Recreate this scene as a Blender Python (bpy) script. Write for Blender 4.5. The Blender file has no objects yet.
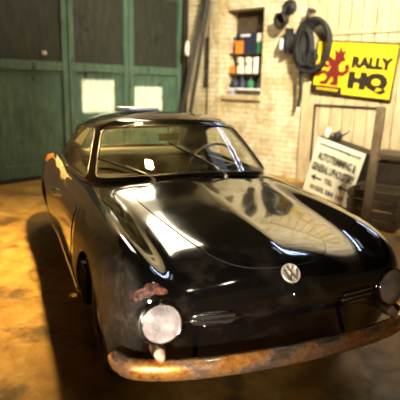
import bpy, bmesh, math, random
from mathutils import Vector, Matrix
from mathutils.bvhtree import BVHTree
random.seed(7)
PI = math.pi
sc = bpy.context.scene
COL = sc.collection

# ------------------------------------------------------------------ materials
def mat(name, col=(.5, .5, .5), rough=.5, metal=0., spec=.5, coat=0., emit=None, es=0., trans=0., ior=1.5):
    m = bpy.data.materials.new(name); m.use_nodes = True
    b = m.node_tree.nodes['Principled BSDF']
    b.inputs['Base Color'].default_value = (*col, 1)
    b.inputs['Roughness'].default_value = rough
    b.inputs['Metallic'].default_value = metal
    b.inputs['Specular IOR Level'].default_value = spec
    b.inputs['Coat Weight'].default_value = coat
    b.inputs['Coat Roughness'].default_value = .03
    b.inputs['Transmission Weight'].default_value = trans
    b.inputs['IOR'].default_value = ior
    if emit:
        b.inputs['Emission Color'].default_value = (*emit, 1)
        b.inputs['Emission Strength'].default_value = es
    return m

class NT:
    def __init__(s, m):
        s.m = m; s.t = m.node_tree; s.n = s.t.nodes; s.b = s.n['Principled BSDF']
        s.tc = s.n.new('ShaderNodeTexCoord')
    def noise(s, scale, detail=4, rough=.55, vec=None, stretch=None):
        o = s.n.new('ShaderNodeTexNoise'); o.inputs['Scale'].default_value = scale
        o.inputs['Detail'].default_value = detail; o.inputs['Roughness'].default_value = rough
        v = vec or s.tc.outputs['Object']
        if stretch:
            mp = s.n.new('ShaderNodeMapping'); mp.inputs['Scale'].default_value = stretch
            s.t.links.new(v, mp.inputs['Vector']); v = mp.outputs[0]
        s.t.links.new(v, o.inputs['Vector']); return o.outputs['Fac']
    def ramp(s, fac, stops):
        r = s.n.new('ShaderNodeValToRGB'); e = r.color_ramp.elements
        while len(e) < len(stops): e.new(.5)
        for el, (p, c) in zip(e, stops):
            el.position = p
            el.color = (c, c, c, 1) if isinstance(c, (int, float)) else (*c, 1)
        s.t.links.new(fac, r.inputs['Fac']); return r.outputs['Color']
    def mix(s, fac, a, b):
        x = s.n.new('ShaderNodeMix'); x.data_type = 'RGBA'
        for sock, v in ((x.inputs[0], fac), (x.inputs[6], a), (x.inputs[7], b)):
            if isinstance(v, tuple): sock.default_value = (*v, 1)
            elif isinstance(v, (int, float)): sock.default_value = v
            else: s.t.links.new(v, sock)
        return x.outputs[2]
    def bump(s, h, strength=.3, dist=.01):
        b = s.n.new('ShaderNodeBump'); b.inputs['Strength'].default_value = strength
        b.inputs['Distance'].default_value = dist
        s.t.links.new(h, b.inputs['Height']); s.t.links.new(b.outputs[0], s.b.inputs['Normal'])
    def set(s, key, v): s.t.links.new(v, s.b.inputs[key])

def m_paint():
    m = mat('black_paint', (.004, .0035, .003), .12, 0, .6, 1.); k = NT(m)
    m.node_tree.nodes['Principled BSDF'].inputs['Coat IOR'].default_value = 1.6
    dust = k.noise(5.5, 8, .7); fine = k.noise(120, 3, .6)
    k.set('Base Color', k.mix(k.ramp(dust, [(.52, 0), (.80, 1)]), (.0035, .003, .0026), (.035, .028, .019)))
    # matt mottled grey-brown on the flanks of the front wings, with a ragged upper edge
    sep = k.n.new('ShaderNodeSeparateXYZ'); k.t.links.new(k.tc.outputs['Object'], sep.inputs[0])
    def math_(op, a, b, clamp=False):
        x = k.n.new('ShaderNodeMath'); x.operation = op; x.use_clamp = clamp
        for q, v in enumerate((a, b)):
            if isinstance(v, (int, float)): x.inputs[q].default_value = v
            else: k.t.links.new(v, x.inputs[q])
        return x.outputs[0]
    def step(v, lo, hi):
        r = k.n.new('ShaderNodeMapRange'); r.inputs['From Min'].default_value = lo; r.inputs['From Max'].default_value = hi
        k.t.links.new(v, r.inputs['Value']); return r.outputs[0]
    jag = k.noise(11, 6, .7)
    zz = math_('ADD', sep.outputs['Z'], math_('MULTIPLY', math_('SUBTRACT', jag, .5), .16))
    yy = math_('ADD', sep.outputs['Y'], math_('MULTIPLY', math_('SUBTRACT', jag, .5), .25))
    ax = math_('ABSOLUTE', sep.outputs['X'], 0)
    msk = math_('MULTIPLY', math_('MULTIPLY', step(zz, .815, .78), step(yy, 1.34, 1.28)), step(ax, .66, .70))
    flank_col = k.ramp(k.noise(17, 7, .7), [(.3, (.006, .005, .004)), (.5, (.020, .017, .012)), (.72, (.07, .058, .04))])
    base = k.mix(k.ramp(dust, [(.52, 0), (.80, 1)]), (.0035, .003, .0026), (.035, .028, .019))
    k.set('Base Color', k.mix(msk, base, flank_col))
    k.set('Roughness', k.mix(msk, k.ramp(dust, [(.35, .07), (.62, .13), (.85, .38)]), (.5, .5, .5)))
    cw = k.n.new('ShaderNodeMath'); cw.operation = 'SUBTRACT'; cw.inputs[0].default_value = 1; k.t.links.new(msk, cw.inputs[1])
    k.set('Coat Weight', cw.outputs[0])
    return m
def m_rust_chrome():
    m = mat('rusty_chrome', (.6, .58, .55), .2, 1); k = NT(m)
    a = k.noise(4.5, 8, .68, stretch=(1, 1, 2.2)); f = k.noise(40, 5, .7)
    msk = k.ramp(a, [(.34, 0), (.56, 1)])
    rust = k.ramp(f, [(.3, (.30, .085, .016)), (.52, (.70, .30, .06)), (.75, (.85, .52, .18))])
    k.set('Base Color', k.mix(msk, (.80, .74, .64), rust))
    k.set('Metallic', k.ramp(a, [(.36, 1.), (.56, .7)]))
    k.set('Roughness', k.ramp(a, [(.36, .16), (.56, .34)]))
    k.bump(f, .15, .004)
    return m
def m_floor():
    m = mat('stained_concrete', (.3, .2, .1), .55); k = NT(m)
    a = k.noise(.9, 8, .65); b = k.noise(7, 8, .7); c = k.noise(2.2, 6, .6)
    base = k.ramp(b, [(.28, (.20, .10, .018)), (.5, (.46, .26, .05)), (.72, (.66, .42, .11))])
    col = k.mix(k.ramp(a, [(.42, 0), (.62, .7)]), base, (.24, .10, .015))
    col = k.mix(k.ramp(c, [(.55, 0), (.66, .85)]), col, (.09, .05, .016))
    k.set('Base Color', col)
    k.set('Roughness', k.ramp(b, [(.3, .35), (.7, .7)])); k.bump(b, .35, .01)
    return m
def m_brick():
    m = mat('white_painted_brick', (.8, .72, .55), .75); k = NT(m)
    mp = k.n.new('ShaderNodeMapping'); mp.inputs['Rotation'].default_value = (-PI / 2, 0, 0)
    k.t.links.new(k.tc.outputs['Object'], mp.inputs['Vector'])
    br = k.n.new('ShaderNodeTexBrick'); br.inputs['Scale'].default_value = 1
    br.inputs['Brick Width'].default_value = .26; br.inputs['Row Height'].default_value = .088
    br.inputs['Mortar Size'].default_value = .009; br.inputs['Mortar Smooth'].default_value = .4
    br.inputs['Color1'].default_value = (.84, .76, .57, 1); br.inputs['Color2'].default_value = (.76, .67, .47, 1)
    br.inputs['Mortar'].default_value = (.52, .43, .27, 1)
    k.t.links.new(mp.outputs[0], br.inputs['Vector'])
    a = k.noise(2.3, 8, .7); g = k.noise(18, 6, .7)
    col = k.mix(k.ramp(a, [(.44, 0), (.62, .85)]), br.outputs['Color'], (.40, .29, .13))
    col = k.mix(k.ramp(g, [(.56, 0), (.66, .8)]), col, (.22, .15, .07))
    k.set('Base Color', col)
    inv = k.n.new('ShaderNodeMath'); inv.operation = 'SUBTRACT'; inv.inputs[0].default_value = 1
    k.t.links.new(br.outputs['Fac'], inv.inputs[1])
    k.bump(inv.outputs[0], .8, .012)
    return m
def m_green():
    m = mat('green_door_paint', (.05, .16, .1), .55); k = NT(m)
    a = k.noise(1.6, 8, .7); b = k.noise(6, 8, .7, stretch=(2.2, 1, .5)); c = k.noise(2.6, 7, .75, stretch=(2.0, 1, .8))
    col = k.ramp(b, [(.25, (.045, .090, .064)), (.5, (.090, .170, .120)), (.75, (.16, .26, .19))])
    col = k.mix(k.ramp(a, [(.5, 0), (.7, .6)]), col, (.04, .075, .055))
    col = k.mix(k.ramp(c, [(.60, 0), (.66, .95)]), col, (.010, .012, .009))
    k.set('Base Color', col); k.bump(b, .2, .006)
    return m
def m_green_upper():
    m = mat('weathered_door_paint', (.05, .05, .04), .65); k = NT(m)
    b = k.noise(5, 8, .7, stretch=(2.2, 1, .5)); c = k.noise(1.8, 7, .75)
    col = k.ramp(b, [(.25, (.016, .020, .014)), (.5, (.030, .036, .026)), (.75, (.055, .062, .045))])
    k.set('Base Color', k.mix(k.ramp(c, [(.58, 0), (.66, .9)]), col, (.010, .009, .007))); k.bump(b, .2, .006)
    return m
def m_grime(name, c1, c2, c3, rough=.7, sc1=3, stretch=None, metal=0, st=(.3, .5, .72)):
    m = mat(name, c1, rough, metal); k = NT(m)
    a = k.noise(sc1, 8, .7, stretch=stretch)
    k.set('Base Color', k.ramp(a, [(st[0], c1), (st[1], c2), (st[2], c3)])); k.bump(a, .2, .005)
    return m
def m_glass(name, tint=(.9, .93, .85), rough=.0, dusty=.1, dcol=(.55, .48, .34, 1)):
    m = bpy.data.materials.new(name); m.use_nodes = True
    t = m.node_tree; n = t.nodes; n.clear()
    out = n.new('ShaderNodeOutputMaterial'); tr = n.new('ShaderNodeBsdfTransparent'); gl = n.new('ShaderNodeBsdfGlossy')
    tr.inputs['Color'].default_value = (*tint, 1); gl.inputs['Roughness'].default_value = rough
    fr = n.new('ShaderNodeFresnel'); ge = n.new('ShaderNodeNewGeometry'); mq = n.new('ShaderNodeMapRange')      # a thin sheet reflects alike from both sides
    mq.inputs['To Min'].default_value = 1.5; mq.inputs['To Max'].default_value = 1 / 1.5
    t.links.new(ge.outputs['Backfacing'], mq.inputs['Value']); t.links.new(mq.outputs[0], fr.inputs['IOR'])
    mx = n.new('ShaderNodeMixShader'); t.links.new(fr.outputs[0], mx.inputs[0])
    t.links.new(tr.outputs[0], mx.inputs[1]); t.links.new(gl.outputs[0], mx.inputs[2])
    df = n.new('ShaderNodeBsdfDiffuse'); df.inputs['Color'].default_value = dcol
    tc = n.new('ShaderNodeTexCoord'); no = n.new('ShaderNodeTexNoise'); no.inputs['Scale'].default_value = 6; no.inputs['Detail'].default_value = 6
    t.links.new(tc.outputs['Object'], no.inputs['Vector'])
    mr = n.new('ShaderNodeMapRange'); mr.inputs['From Min'].default_value = .4; mr.inputs['From Max'].default_value = .75
    mr.inputs['To Min'].default_value = dusty * .3; mr.inputs['To Max'].default_value = dusty * 1.4
    t.links.new(no.outputs['Fac'], mr.inputs['Value'])
    m2 = n.new('ShaderNodeMixShader'); t.links.new(mr.outputs[0], m2.inputs[0])
    t.links.new(mx.outputs[0], m2.inputs[1]); t.links.new(df.outputs[0], m2.inputs[2])
    t.links.new(m2.outputs[0], out.inputs['Surface'])
    return m

PAINT = m_paint(); RCHROME = m_rust_chrome(); FLOOR = m_floor(); BRICK = m_brick(); GREEN = m_green(); GREENUP = m_green_upper()
CHROME = mat('chrome', (.85, .80, .72), .12, 1); TRIMM = mat('window_trim', (.15, .13, .10), .3, 1); DULL_CHROME = mat('dull_chrome', (.62, .56, .46), .28, 1)
RUBBER = mat('rubber', (.005, .005, .005), .75); SEAM = mat('panel_gap', (.003, .003, .003), .9)
DARK = mat('dark_interior', (.05, .042, .03), .8); VINYL = mat('tan_vinyl', (.36, .30, .15), .5)
GLASS = m_glass('car_glass', (.93, .95, .88), dusty=.09, dcol=(.55, .53, .34, 1)); LENS = m_glass('lamp_glass', (.95, .93, .9), .05, .62, (.88, .80, .76, 1))
REFLECTOR = mat('reflector', (.9, .86, .8), .22, 1)
RUSTPATCH = m_grime('rust_primer', (.004, .003, .002), (.06, .016, .007), (.26, .10, .05), .7, 42, st=(.40, .52, .66))
PLANK = m_grime('cream_planks', (.30, .23, .12), (.50, .41, .25), (.62, .53, .35), .65, 3, (2.5, 1, .5))
PLASTER = m_grime('dim_plaster', (.30, .25, .17), (.40, .33, .22), (.46, .38, .27), .8, 1.2)
CEIL = m_grime('dark_ceiling', (.008, .006, .005), (.014, .011, .008), (.022, .018, .012), .8, 1.2)
STEEL = m_grime('brown_steel', (.010, .007, .005), (.022, .015, .009), (.04, .027, .016), .6, 8)
TIMBER = m_grime('timber', (.06, .038, .018), (.13, .085, .04), (.22, .15, .075), .7, 6, (4, 4, .6))
DARKWOOD = m_grime('dark_wood', (.03, .02, .012), (.06, .04, .022), (.10, .07, .04), .6, 6)
BLACK = mat('matt_black', (.008, .008, .008), .6); WHITE = mat('white_enamel', (.82, .8, .74), .4)
SIGNWHITE = m_grime('dirty_white_board', (.74, .67, .50), (.86, .81, .66), (.90, .86, .72), .55, 5)
YELLOW = m_grime('yellow_sign', (.80, .50, .010), (.88, .60, .014), (.92, .66, .03), .45, 2)
MAROON = mat('maroon_ink', (.14, .012, .010), .5); INK = mat('black_ink', (.018, .014, .010), .5)
INKGREY = mat('faded_ink', (.09, .075, .05), .6)
ORANGE = mat('orange_card', (.85, .24, .03), .5); NAVY = mat('navy_plastic', (.02, .025, .06), .4)
GREENP = mat('green_plastic', (.02, .16, .06), .45); CREAM = mat('cream_card', (.72, .66, .54), .6)
LILAC = mat('lilac_tin', (.42, .40, .68), .35); BLUE = mat('blue_paper', (.10, .16, .62), .4)
PAPER = mat('white_paper', (.80, .84, .92), .4); BROWNP = mat('brown_card', (.16, .10, .05), .7)

# ------------------------------------------------------------------ builders
def link(o, parent=None):
    COL.objects.link(o)
    if parent is not None:
        o.parent = parent
        o.matrix_parent_inverse = world_of(parent).inverted()
    return o
def world_of(o):
    m = o.matrix_basis.copy()
    if o.parent: m = world_of(o.parent) @ o.matrix_parent_inverse @ m
    return m
def from_bm(name, bm, m, parent=None, smooth=True, M=None, normals=True):
    if normals: bmesh.ops.recalc_face_normals(bm, faces=bm.faces)
    me = bpy.data.meshes.new(name); bm.to_mesh(me); bm.free()
    if smooth:
        for p in me.polygons: p.use_smooth = True
    me.materials.append(m)
    o = bpy.data.objects.new(name, me)
    if M is not None: o.matrix_basis = M
    link(o, parent)
    return o
def empty(name, loc=(0, 0, 0), M=None):
    o = bpy.data.objects.new(name, None); o.empty_display_size = .1
    o.matrix_basis = M if M is not None else Matrix.Translation(loc)
    COL.objects.link(o); return o
def tag(o, label=None, cat=None, group=None, kind=None):
    for k, v in (('label', label), ('category', cat), ('group', group), ('kind', kind)):
        if v: o[k] = v
    return o
def box(bm, x0, x1, y0, y1, z0, z1, bev=0., M=None, seg=2):
    r = bmesh.ops.create_cube(bm, size=1); vs = r['verts']
    bmesh.ops.scale(bm, verts=vs, vec=(x1 - x0, y1 - y0, z1 - z0))
    bmesh.ops.translate(bm, verts=vs, vec=((x0 + x1) / 2, (y0 + y1) / 2, (z0 + z1) / 2))
    if bev:
        es = list({e for v in vs for e in v.link_edges})
        r = bmesh.ops.bevel(bm, geom=es, offset=bev, segments=seg, affect='EDGES', profile=.5)
        vs = list({v for f in r['faces'] for v in f.verts} | {v for v in vs if v.is_valid})
    if M is not None: bmesh.ops.transform(bm, matrix=M, verts=vs)
    return vs
def tube(bm, pts, r, closed=False, seg=8, squash=None):
    pts = [Vector(p) for p in pts]; n = len(pts); rings = []
    rr = r if isinstance(r, (list, tuple)) else [r] * n
    prev = None
    for i, p in enumerate(pts):
        a = pts[(i - 1) % n] if (closed or i > 0) else p
        b = pts[(i + 1) % n] if (closed or i < n - 1) else p
        t = (b - a).normalized()
        if prev is None:
            ref = Vector((0, 0, 1)) if abs(t.z) < .9 else Vector((1, 0, 0))
            u = (ref - t * ref.dot(t)).normalized()
        else:
            u = (prev - t * prev.dot(t)); u = u.normalized() if u.length > 1e-6 else t.orthogonal().normalized()
        prev = u; w = t.cross(u)
        rings.append([bm.verts.new(p + (u * math.cos(2 * PI * k / seg) + w * math.sin(2 * PI * k / seg)) * rr[i]) for k in range(seg)])
    m = n if closed else n - 1
    for i in range(m):
        A, B = rings[i], rings[(i + 1) % n]
        sh = 0
        if closed and i == n - 1:
            sh = min(range(seg), key=lambda s: sum((A[k].co - B[(k + s) % seg].co).length for k in range(0, seg, 2)))
        for k in range(seg):
            bm.faces.new((A[k], A[(k + 1) % seg], B[(k + 1 + sh) % seg], B[(k + sh) % seg]))
    if not closed:
        bm.faces.new(rings[0][::-1]); bm.faces.new(rings[-1])
def lathe(bm, prof, M=None, seg=32):
    """profile (radius, z) spun about local Z"""
    rings = []; new = []
    for (r, z) in prof:
        if r < 1e-5: v = bm.verts.new((0, 0, z)); rings.append([v]); new.append(v)
        else:
            ring = [bm.verts.new((r * math.cos(2 * PI * k / seg), r * math.sin(2 * PI * k / seg), z)) for k in range(seg)]
            rings.append(ring); new += ring
    for A, B in zip(rings, rings[1:]):
        for k in range(seg):
            l = (k + 1) % seg
            if len(A) == 1 and len(B) == 1: continue
            if len(A) == 1: bm.faces.new((A[0], B[l], B[k]))
            elif len(B) == 1: bm.faces.new((A[k], A[l], B[0]))
            else: bm.faces.new((A[k], A[l], B[l], B[k]))
    if M is not None: bmesh.ops.transform(bm, matrix=M, verts=new)
    return new
def poly(bm, pts, d0, d1, M=None):
    """2-D outline (x,z) extruded from y=d0 to y=d1"""
    a = [bm.verts.new((x, d0, z)) for x, z in pts]; b = [bm.verts.new((x, d1, z)) for x, z in pts]
    bm.faces.new(a); bm.faces.new(b[::-1]); n = len(pts)
    for i in range(n): bm.faces.new((a[i], b[i], b[(i + 1) % n], a[(i + 1) % n]))
    if M is not None: bmesh.ops.transform(bm, matrix=M, verts=a + b)
def axisM(loc, d):
    """matrix whose local Z points along d"""
    d = Vector(d).normalized(); q = d.to_track_quat('Z', 'Y')
    return Matrix.Translation(loc) @ q.to_matrix().to_4x4()
def spline(ctrl, n=8, closed=False):
    P = [Vector(p) for p in ctrl]; N = len(P); out = []
    rng = range(N if closed else N - 1)
    for i in rng:
        if closed: a, b, c, d = P[(i - 1) % N], P[i], P[(i + 1) % N], P[(i + 2) % N]
        else: a, b, c, d = P[max(i - 1, 0)], P[i], P[i + 1], P[min(i + 2, N - 1)]
        for k in range(n):
            t = k / n
            out.append(.5 * ((2 * b) + (c - a) * t + (2 * a - 5 * b + 4 * c - d) * t * t + (3 * b - a - 3 * c + d) * t ** 3))
    if not closed: out.append(P[-1].copy())
    return out
def subdivided(bm, levels, bsmooth=True):
    me = bpy.data.meshes.new('cage'); bm.to_mesh(me); bm.free()
    o = bpy.data.objects.new('cage', me); COL.objects.link(o)
    md = o.modifiers.new('s', 'SUBSURF'); md.levels = levels; md.render_levels = levels
    dg = bpy.context.evaluated_depsgraph_get(); dg.update()
    out = bpy.data.meshes.new_from_object(o.evaluated_get(dg))
    bpy.data.objects.remove(o); bpy.data.meshes.remove(me)
    r = bmesh.new(); r.from_mesh(out); bpy.data.meshes.remove(out)
    return r

# ------------------------------------------------------------------ the car: body cage
car = empty('car', (0, 2.05, 0))
tag(car, 'black vintage two-door coupe with rusty chrome bumper parked on the concrete floor', 'car')
XS = [0, .14, .29, .44, .555, .645, .74, .81]
def row(y, dy, zs, xs=XS): return [(x, y + d, z) for x, d, z in zip(xs, dy, zs)]
Z0 = [0] * 8
TOP = [
    [(0, .115, .70), (.14, .12, .698), (.28, .13, .69), (.41, .15, .672), (.51, .168, .662), (.61, .165, .69), (.70, .215, .675), (.738, .30, .60)],
    [(0, .20, .782), (.14, .205, .770), (.28, .22, .757), (.42, .24, .735), (.53, .25, .728), (.625, .24, .785), (.717, .29, .76), (.768, .40, .66)],
    [(0, .36, .828), (.14, .36, .812), (.29, .38, .798), (.43, .40, .776), (.54, .41, .765), (.633, .40, .83), (.728, .43, .81), (.79, .53, .69)],
    row(.62, Z0, [.858, .843, .828, .806, .792, .853, .835, .71]),
    row(.93, Z0, [.885, .872, .858, .838, .825, .872, .853, .725]),
    row(1.20, Z0, [.908, .898, .886, .868, .852, .884, .862, .735], [0, .14, .30, .45, .56, .65, .742, .812]),
    row(1.40, Z0, [.940, .935, .925, .905, .888, .893, .862, .74], [0, .15, .31, .46, .57, .66, .745, .814]),
    row(1.60, Z0, [.96, .955, .945, .93, .912, .898, .858, .74], [0, .15, .31, .47, .59, .675, .75, .816]),
    row(1.95, Z0, [.90, .90, .90, .90, .90, .895, .852, .735], [0, .15, .31, .47, .61, .69, .757, .818]),
    row(2.35, Z0, [.90, .90, .90, .90, .90, .895, .852, .735], [0, .15, .31, .47, .61, .69, .757, .818]),
    row(2.75, Z0, [.91, .91, .91, .91, .905, .89, .872, .74], [0, .15, .31, .46, .58, .69, .785, .835]),
    row(3.15, Z0, [.90, .90, .90, .89, .88, .89, .888, .755], [0, .15, .30, .43, .56, .69, .80, .862]),
    row(3.60, Z0, [.86, .86, .85, .84, .83, .87, .872, .74], [0, .14, .28, .41, .54, .68, .79, .862]),
    row(3.98, Z0, [.77, .77, .765, .755, .745, .785, .78, .67], [0, .13, .26, .38, .49, .61, .71, .79]),
    [(0, 4.20, .64), (.13, 4.195, .64), (.26, 4.19, .635), (.37, 4.17, .625), (.47, 4.15, .615), (.58, 4.12, .615), (.66, 4.08, .60), (.71, 4.03, .57)],
]
NJ = len(TOP)
LV = [(.012, .58), (.018, .45), (-.002, .33), (-.04, .22)]
bm = bmesh.new()
def build_side(sg, centre):
    V = {}
    for j in range(NJ):
        for i in range(8):
            if i == 0 and centre is not None: V[('t', j, 0)] = centre[('t', j, 0)]; continue
            x, y, z = TOP[j][i]; V[('t', j, i)] = bm.verts.new((sg * x, y, z))
    # front and rear faces, sides
    fdy = [.0, .045, .085, .14]
    for k, (dx, z) in enumerate(LV):
        for i in range(8):
            if i == 0 and centre is not None:
                V[('f', k, 0)] = centre[('f', k, 0)]; V[('r', k, 0)] = centre[('r', k, 0)]; continue
            x, y, _ = TOP[0][i]
            fl = {5: -.01, 6: .0}.get(i, 0)
            V[('f', k, i)] = bm.verts.new((sg * (x + (dx * .4 if i == 7 else 0)), y + fdy[k] + fl, z))
            x, y, _ = TOP[-1][i]
            V[('r', k, i)] = bm.verts.new((sg * x, y - fdy[k] * .6, z))
        for j in range(1, NJ - 1):
            x, y, _ = TOP[j][7]
            V[('s', k, j)] = bm.verts.new((sg * (x + dx), y, z))
        V[('s', k, 0)] = V[('f', k, 7)]; V[('s', k, NJ - 1)] = V[('r', k, 7)]
    for i in range(8):
        V[('f', -1, i)] = V[('t', 0, i)]; V[('r', -1, i)] = V[('t', NJ - 1, i)]
    for j in range(NJ): V[('s', -1, j)] = V[('t', j, 7)]
    def f(*ks): bm.faces.new([V[k] for k in (ks if sg > 0 else ks[::-1])])
    for j in range(NJ - 1):
        for i in range(7):
            if 7 <= j <= 9 and i <= 3: continue        # open cabin
            f(('t', j, i), ('t', j, i + 1), ('t', j + 1, i + 1), ('t', j + 1, i))
        for k in range(-1, 3):
            f(('s', k, j), ('s', k + 1, j), ('s', k + 1, j + 1), ('s', k, j + 1))
    for i in range(7):
        for k in range(-1, 3):
            f(('f', k, i), ('f', k + 1, i), ('f', k + 1, i + 1), ('f', k, i + 1))
            f(('r', k, i), ('r', k, i + 1), ('r', k + 1, i + 1), ('r', k + 1, i))
    return V
VR = build_side(1, None); VL = build_side(-1, VR)
bmesh.ops.recalc_face_normals(bm, faces=bm.faces)
cl = bm.edges.layers.float.new('crease_edge')
for j in range(0, 6):
    e = bm.edges.get((VR[('t', j, 0)], VR[('t', j + 1, 0)]))
    if e: e[cl] = .45
body = subdivided(bm, 4)
# the body as one smooth surface, for laying panels on it
full = bpy.data.meshes.new('full'); body.to_mesh(full)
bvh = BVHTree.FromBMesh(body)
fn = [v.normal.copy() for v in full.vertices]; fpoly = [tuple(p.vertices) for p in full.polygons]; fco = [v.co.copy() for v in full.vertices]
up_sign = 1
def on_body(o, d):
    hit, n, idx, dist = bvh.ray_cast(Vector(o), Vector(d))
    if hit is None: return None, None
    ws = Vector((0, 0, 0)); 
    for vi in fpoly[idx]:
        w = 1 / ((fco[vi] - hit).length + 1e-4); ws += fn[vi] * w
    ws.normalize()
    if ws.dot(Vector(d)) > 0: ws = -ws
    return hit, ws
# wheel arches
ARCH = [(.83, .31, .372), (3.24, .30, .335)]
for (cy, cz, R) in ARCH:
    dele = [f for f in body.faces if abs(f.calc_center_median().x) > .60 and (Vector((f.calc_center_median().y - cy, f.calc_center_median().z - cz))).length < R
            and abs(f.normal.z) < .8]
    bmesh.ops.delete(body, geom=dele, context='FACES')
    for v in body.verts:
        if v.is_boundary and abs(v.co.x) > .60 and v.co.z > .215:
            d = Vector((v.co.y - cy, v.co.z - cz))
            if abs(d.length - R) < .03 and d.length > 1e-4:
                d = d.normalized() * R; v.co.y = cy + d.x; v.co.z = cz + d.y
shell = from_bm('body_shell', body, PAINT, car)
for (cy, cz, R) in ARCH:
    for sg in (-1, 1):
        b = bmesh.new()
        pts = []
        for k in range(25):
            a = -.18 + (PI + .36) * k / 24
            y, z = cy + R * math.cos(a), cz + R * math.sin(a)
            h, n = on_body((sg * 2, y, z), (-sg, 0, 0))
            if h is not None: pts.append((h.x - sg * .006, y, z))
        tube(b, pts, .009, seg=8)
        from_bm('wheel_arch_lip', b, PAINT, car)
        b = bmesh.new()
        n_ = 20; A = []; B = []
        for k in range(n_ + 1):
            a = -.25 + (PI + .5) * k / n_
            y, z = cy + (R + .012) * math.cos(a), cz + (R + .012) * math.sin(a)
            A.append(b.verts.new((sg * .765, y, z))); B.append(b.verts.new((sg * .52, y, z)))
        for k in range(n_): b.faces.new((A[k], A[k + 1], B[k + 1], B[k]))
        b.faces.new(B)
        from_bm('wheel_well', b, RUBBER, car)
b = bmesh.new(); box(b, -.70, .70, .38, .46, .21, .24); box(b, -.70, .70, 1.22, 2.88, .22, .25)
from_bm('underbody', b, RUBBER, car, smooth=False)

# panels laid on the body
def inside_grid(outline, R=18):
    n = len(outline); cx = sum(p[0] for p in outline) / n; cy = sum(p[1] for p in outline) / n
    return n, [(cx, cy)], [[(cx + (p[0] - cx) * k / R, cy + (p[1] - cy) * k / R) for p in outline] for k in range(1, R + 1)]
def panel(name, outline, mode, m, lift=.004, parent=car, gap=.0032, sg=1, R=18):
    """outline: closed 2-D curve. mode 'top' -> (x,y) seen from above; 'side' -> (y,z) seen from side sg; 'front' -> (x,z)"""
    def cast(a, c):
        if mode == 'top': return on_body((a, c, 2), (0, 0, -1))
        if mode == 'side': return on_body((sg * 2, a, c), (-sg, 0, 0))
        if mode == 'oblique': return on_body((a, c * .7071 - 1.4142, c * .7071 + 1.4142), (0, .7071, -.7071))
        return on_body((a, -2, c), (0, 1, 0))
    n, ctr, rings = inside_grid(outline, R)
    b = bmesh.new(); norms = []
    def vert(p, l):
        h, nn = cast(*p)
        if h is None: h, nn = Vector((0, 0, 0)), Vector((0, 0, 1))
        norms.append(nn); return b.verts.new(h + nn * l)
    c0 = vert(ctr[0], lift); RG = [[vert(p, lift) for p in rg] for rg in rings]
    edge = [vert(p, -.004) for p in rings[-1]]
    for i in range(n):
        b.faces.new((c0, RG[0][i], RG[0][(i + 1) % n]))
    for A, B in zip(RG, RG[1:] + [edge]):
        for i in range(n): b.faces.new((A[i], B[i], B[(i + 1) % n], A[(i + 1) % n]))
    b.normal_update(); b.faces.ensure_lookup_table()
    if (b.faces[0].normal.dot(norms[0])) < 0: bmesh.ops.reverse_faces(b, faces=b.faces)
    me = bpy.data.meshes.new(name); b.to_mesh(me); b.free()
    for p in me.polygons: p.use_smooth = True
    me.normals_split_custom_set_from_vertices([tuple(x) for x in norms])
    me.materials.append(m); o = bpy.data.objects.new(name, me); link(o, parent)
    if gap:
        b = bmesh.new(); pts = []
        for p in rings[-1]:
            h, nn = cast(*p)
            cxy = ctr[0]
            if h is not None: pts.append(h + nn * .001)
        tube(b, pts, gap, closed=True, seg=6)
        from_bm('panel_gap', b, SEAM, o)
    return o
def sym(half):  # half outline x>=0 from back centre to front centre
    return half + [(-x, y) for x, y in half[::-1] if x > 1e-6]
hood_ctrl = sym([(0, 1.365), (.16, 1.365), (.33, 1.355), (.43, 1.31), (.452, 1.19), (.425, .95), (.39, .72), (.352, .50), (.30, .33), (.22, .235), (.11, .195), (0, .185)])
ol = [(p.x, p.y) for p in spline([(x, y, 0) for x, y in hood_ctrl], 10, True)]
hood = panel('hood', ol, 'top', PAINT, .004, R=40)
for sg in (-1, 1):
    dctrl = [(1.42, .795), (1.75, .80), (2.1, .80), (2.42, .80), (2.47, .76), (2.48, .55), (2.46, .36), (2.40, .31), (2.0, .30), (1.6, .30), (1.44, .31), (1.385, .38), (1.37, .55), (1.375, .74)]
    ol = [(p.x, p.y) for p in spline([(x, y, 0) for x, y in dctrl], 8, True)]
    d = panel('door', ol, 'side', PAINT, .004, sg=sg, R=14)
    b = bmesh.new()
    h, n = on_body((sg * 2, 2.3, .70), (-sg, 0, 0))
    tube(b, spline([h + Vector((sg * .002, .10, 0)), h + Vector((sg * .035, .07, 0)), h + Vector((sg * .04, 0, 0)), h + Vector((sg * .03, -.10, 0)), h + Vector((sg * .0, -.12, 0))], 5), .009)
    from_bm('door_handle', b, CHROME, d)
    # sill strip and waist strip
    b = bmesh.new(); pts = []
    for k in range(24):
        y = 1.27 + 1.58 * k / 23; h, n = on_body((sg * 2, y, .285), (-sg, 0, 0)); pts.append(h + n * .006)
    tube(b, pts, .010, seg=8); from_bm('sill_trim', b, CHROME, car)

# ------------------------------------------------------------------ greenhouse
BASE = [(0, 1.43, .962), (.30, 1.445, .955), (.53, 1.50, .938), (.632, 1.575, .925), (.674, 1.64, .915), (.696, 1.80, .906), (.712, 2.05, .900),
        (.722, 2.36, .900), (.722, 2.66, .902), (.710, 2.88, .905), (.64, 3.06, .91), (.52, 3.16, .925), (.40, 3.20, .93), (.2, 3.23, .94), (0, 3.24, .94)]
TOPW = [(0, 1.88, 1.245), (.26, 1.885, 1.243), (.44, 1.915, 1.233), (.515, 1.955, 1.222), (.552, 2.01, 1.215), (.578, 2.12, 1.222), (.602, 2.26, 1.225),
        (.612, 2.42, 1.212), (.610, 2.58, 1.180), (.602, 2.72, 1.125), (.55, 2.80, 1.14), (.46, 2.82, 1.155), (.36, 2.84, 1.165), (.2, 2.86, 1.18), (0, 2.87, 1.185)]
NC = len(BASE); roofc = Vector((0, 2.26, 1.325))
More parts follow.
